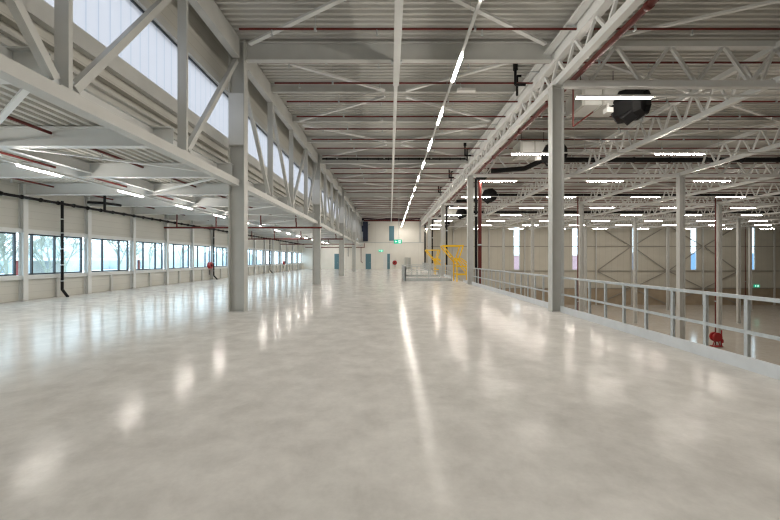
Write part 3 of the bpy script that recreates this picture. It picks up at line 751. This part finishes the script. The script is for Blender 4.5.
def exit_sign(c, w, h, label, rod_to=None):
    t = thing('exit_sign', label, 'sign', c); x, y, z = c
    MB().box(x-w/2, y-0.04, z-h/2, x+w/2, y+0.04, z+h/2).build('sign_box', GREEN, t)
    g = MB(); k = h; yy = y - 0.048
    def pl(pts): 
        a = [(x+px*k, yy, z+pz*k) for px, pz in pts]; b_ = [(p[0], yy+0.006, p[2]) for p in a]; n_ = len(a)
        g.add(a + b_, [tuple(range(n_)), tuple(range(n_, 2*n_))[::-1]] + [(i, (i+1)%n_, n_+(i+1)%n_, n_+i) for i in range(n_)])
    pl([(0.15,-.38),(0.15,.38),(0.62,.38),(0.62,-.38)])                      # lit doorway
    g.build('doorway_mark', GREENW, t)
    g = MB(); 
    pl([(-.75,0),(-.5,.25),(-.5,.1),(-.2,.1),(-.2,-.1),(-.5,-.1),(-.5,-.25)])  # arrow
    g.build('arrow_mark', GREENW, t)
    g = MB(); yy = y - 0.056
    pl([(0.30,.32),(0.42,.32),(0.42,.20),(0.30,.20)]); pl([(0.28,.17),(0.44,.17),(0.40,-.05),(0.54,-.34),(0.46,-.36),(0.34,-.12),(0.22,-.34),(0.14,-.30),(0.28,-.04)])
    pl([(0.44,.17),(0.56,.02),(0.52,-.02),(0.42,.09)]); pl([(0.28,.17),(0.14,.06),(0.17,0.0),(0.30,.09)])
    g.build('running_figure_mark', GREEN, t)
    if rod_to: MB().rod((x+0.08, y, z+h/2), (x+0.08, y, rod_to), 0.02, 6).build('hanger_rod', GALV, t)
    return t
exit_sign((0.72, 30.0, 3.12), 0.64, 0.34, 'green emergency exit sign hanging on a rod over the aisle', 8.6)
exit_sign((-1.45, YB-0.06, 3.05), 0.78, 0.36, 'green emergency exit sign on the white end wall above the doors')
exit_sign((68.5, YH-0.12, -3.35), 1.0, 0.5, 'green emergency exit sign on the hall end wall')

# ------------------------------------------------------------------ hall end wall steel
first = None
PX = [11.88 + 6.65*k for k in range(10)]
for i, x in enumerate(PX):
    lab = f'steel wall post on the hall end wall, {ORD[i]} from the white end wall'
    if first is None: first = one('end_wall_post', MB().box(x-0.10, YH-0.30, HF, x+0.10, YH-0.065, 8.5), STEEL, lab, 'post', 'posts on the hall end wall'); fl = first.location.copy(); x00 = x
    else: o = first.copy(); COL.objects.link(o); o.location = (fl.x + x - x00, fl.y, fl.z); o['label'] = lab
for i, z in enumerate((4.03, -0.55, -3.77)):
    one('wall_girt', MB().box(6.4, YH-0.20, z-0.07, 74, YH-0.07, z+0.07), BRACE, f'horizontal girt along the hall end wall, {ORD[i]} from the top', 'girt', 'girts on the hall end wall')
lv = [7.9, 4.03, -0.55, -3.77, HF + 0.1]
for b in range(4, 8):
    for l in range(4):
        xa, xb = PX[b], PX[b+1]; za, zb = lv[l], lv[l+1]
        down = (b + l) % 2 == 0          # forms a diamond lattice
        p, q = ((xa+.1, YH-0.26, za), (xb-.1, YH-0.26, zb)) if down else ((xa+.1, YH-0.26, zb), (xb-.1, YH-0.26, za))
        p, q = Vector(p).lerp(Vector(q), 0.04), Vector(q).lerp(Vector(p), 0.04)
        one('wall_brace', MB().bar(p, q, 0.14, 0.12), BRACE, f'diagonal brace on the hall end wall, {ORD[b-4]} panel across, {ORD[l]} from the top', 'brace', 'diagonal braces on the hall end wall')

# ------------------------------------------------------------------ outside
SNOW = mat('pale_ground', (0.60, 0.64, 0.66), 0.8, noise=0.15, scale=0.08)
BARK = mat('grey_green_bark', (0.30, 0.32, 0.27), 0.9, noise=0.2, scale=2)
FAR = mat('misty_hedge', (0.46, 0.53, 0.57), 0.9, noise=0.2, scale=0.25)  # pale bluish tone has the distance haze mixed into it
PINK = mat('pink_facade', (0.42, 0.25, 0.27), 0.7, noise=0.05, scale=0.5)
BLUEB = mat('blue_facade', (0.13, 0.22, 0.36), 0.7, noise=0.05, scale=0.5)
struct('ground_outside', MB().box(-220, -120, -1.2, -15.2, 200, -0.9), SNOW, 'pale ground outside the annex windows', 'ground')
struct('ground_outside_hall', MB().box(-10, YH+1.0, -7.6, 160, 220, -7.2), SNOW, 'pale ground behind the hall', 'ground')
def tree(x, y, h, seed, label):
    rnd = random.Random(seed); m = MB()
    t = thing('bare_tree', label, 'tree', (x, y, -0.9), 'bare trees outside the annex windows')
    tw = MB()
    def grow(p, d, L, r, lv):
        q = p + d*L
        (m if lv < 2 else tw).sweep(p, q, [(r*math.cos(2*math.pi*i/5), r*math.sin(2*math.pi*i/5)) for i in range(5)])
        if lv >= 5: return
        for c in range(3 if lv < 3 else 4):
            nd = (d + Vector((rnd.uniform(-1,1), rnd.uniform(-1,1), rnd.uniform(-0.25,0.7)))*0.75).normalized()
            grow(p.lerp(q, rnd.uniform(0.55, 1.0)), nd, L*rnd.uniform(0.6, 0.8), r*0.66, lv+1)
    grow(Vector((x, y, -0.92)), Vector((0,0,1)), h*0.30, h*0.009, 0)
    m.build('trunk', BARK, t); tw.build('twigs', BARK, t)
for i, (x, y, h) in enumerate(((-20.5, 18.6, 6), (-22, 23.2, 6.5), (-25, 15.0, 6.5), (-27, 30, 8), (-24, 33, 7), (-30, 40, 9), (-32, 48, 9), (-26, 24.5, 7.5), (-36, 62, 10), (-34, 75, 10), (-40, 90, 11))):
    tree(x, y, h, 11+i, f'bare leafless tree outside the annex windows, {ORD[i]} along the row')
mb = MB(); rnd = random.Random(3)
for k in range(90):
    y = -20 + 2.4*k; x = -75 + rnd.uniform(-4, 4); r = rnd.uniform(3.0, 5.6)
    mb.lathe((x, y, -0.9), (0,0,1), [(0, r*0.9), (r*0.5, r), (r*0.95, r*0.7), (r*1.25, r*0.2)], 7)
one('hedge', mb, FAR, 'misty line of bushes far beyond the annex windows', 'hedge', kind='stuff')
t = thing('carport', 'white flat roofed canopy on posts outside the annex windows', 'canopy', (-45, 50, -0.9))
MB().box(-49, 40, 1.5, -42, 62, 1.8).build('canopy_roof', STEELW, t)
for x, y in ((-42.5, 41), (-42.5, 51), (-42.5, 61)): MB().box(x-0.15, y-0.15, -0.9, x+0.15, y+0.15, 1.5).build('canopy_post', RED, t)
t = thing('storage_container', 'dark container standing under the canopy outside', 'container', (-45, 47, -0.9))
MB().box(-46.5, 46.5, -0.88, -44.0, 48.2, 1.4).build('body', GREYBOX, t)
t = thing('neighbour_building', 'low pink building seen through a slit window of the hall', 'building', (48, 96, -7.2))
MB().box(20, 95, -7.2, 52, 110, 2.6).build('facade', PINK, t); MB().box(19.8, 94.8, 2.6, 52.2, 110, 2.9).build('roof_edge', STEELW, t)
t = thing('neighbour_building', 'low blue building seen through the outer slit windows of the hall', 'building', (90, 96, -7.2))
MB().box(66, 95, -7.2, 120, 110, 3.2).build('facade', BLUEB, t); MB().box(65.8, 94.8, 3.2, 120, 110, 3.5).build('roof_edge', STEELW, t)

# ------------------------------------------------------------------ daylight, camera, colour management
w = bpy.data.worlds.new('overcast'); S.world = w; w.use_nodes = True
bg = w.node_tree.nodes['Background']; bg.inputs['Color'].default_value = (0.74, 0.88, 1.0, 1); bg.inputs['Strength'].default_value = 2.9

cam = bpy.data.cameras.new('camera'); co = bpy.data.objects.new('camera', cam); COL.objects.link(co)
co.location = (0.06, 0, H); co.rotation_euler = (math.pi/2, 0, 0)
cam.sensor_width = 36; cam.lens = 36*360/780; cam.shift_y = -0.8/780; cam.clip_end = 500; cam.clip_start = 0.05
S.camera = co
S.view_settings.view_transform = 'Standard'; S.view_settings.look = 'None'; S.view_settings.gamma = 1.0
S.view_settings.use_curve_mapping = False; S.view_settings.exposure = 0.65
S.cycles.use_denoising = True; S.cycles.filter_width = 1.25; S.cycles.max_bounces = 8; S.cycles.diffuse_bounces = 5; S.cycles.glossy_bounces = 4
S.cycles.sample_clamp_indirect = 2.5; S.cycles.caustics_reflective = False; S.cycles.caustics_refractive = False
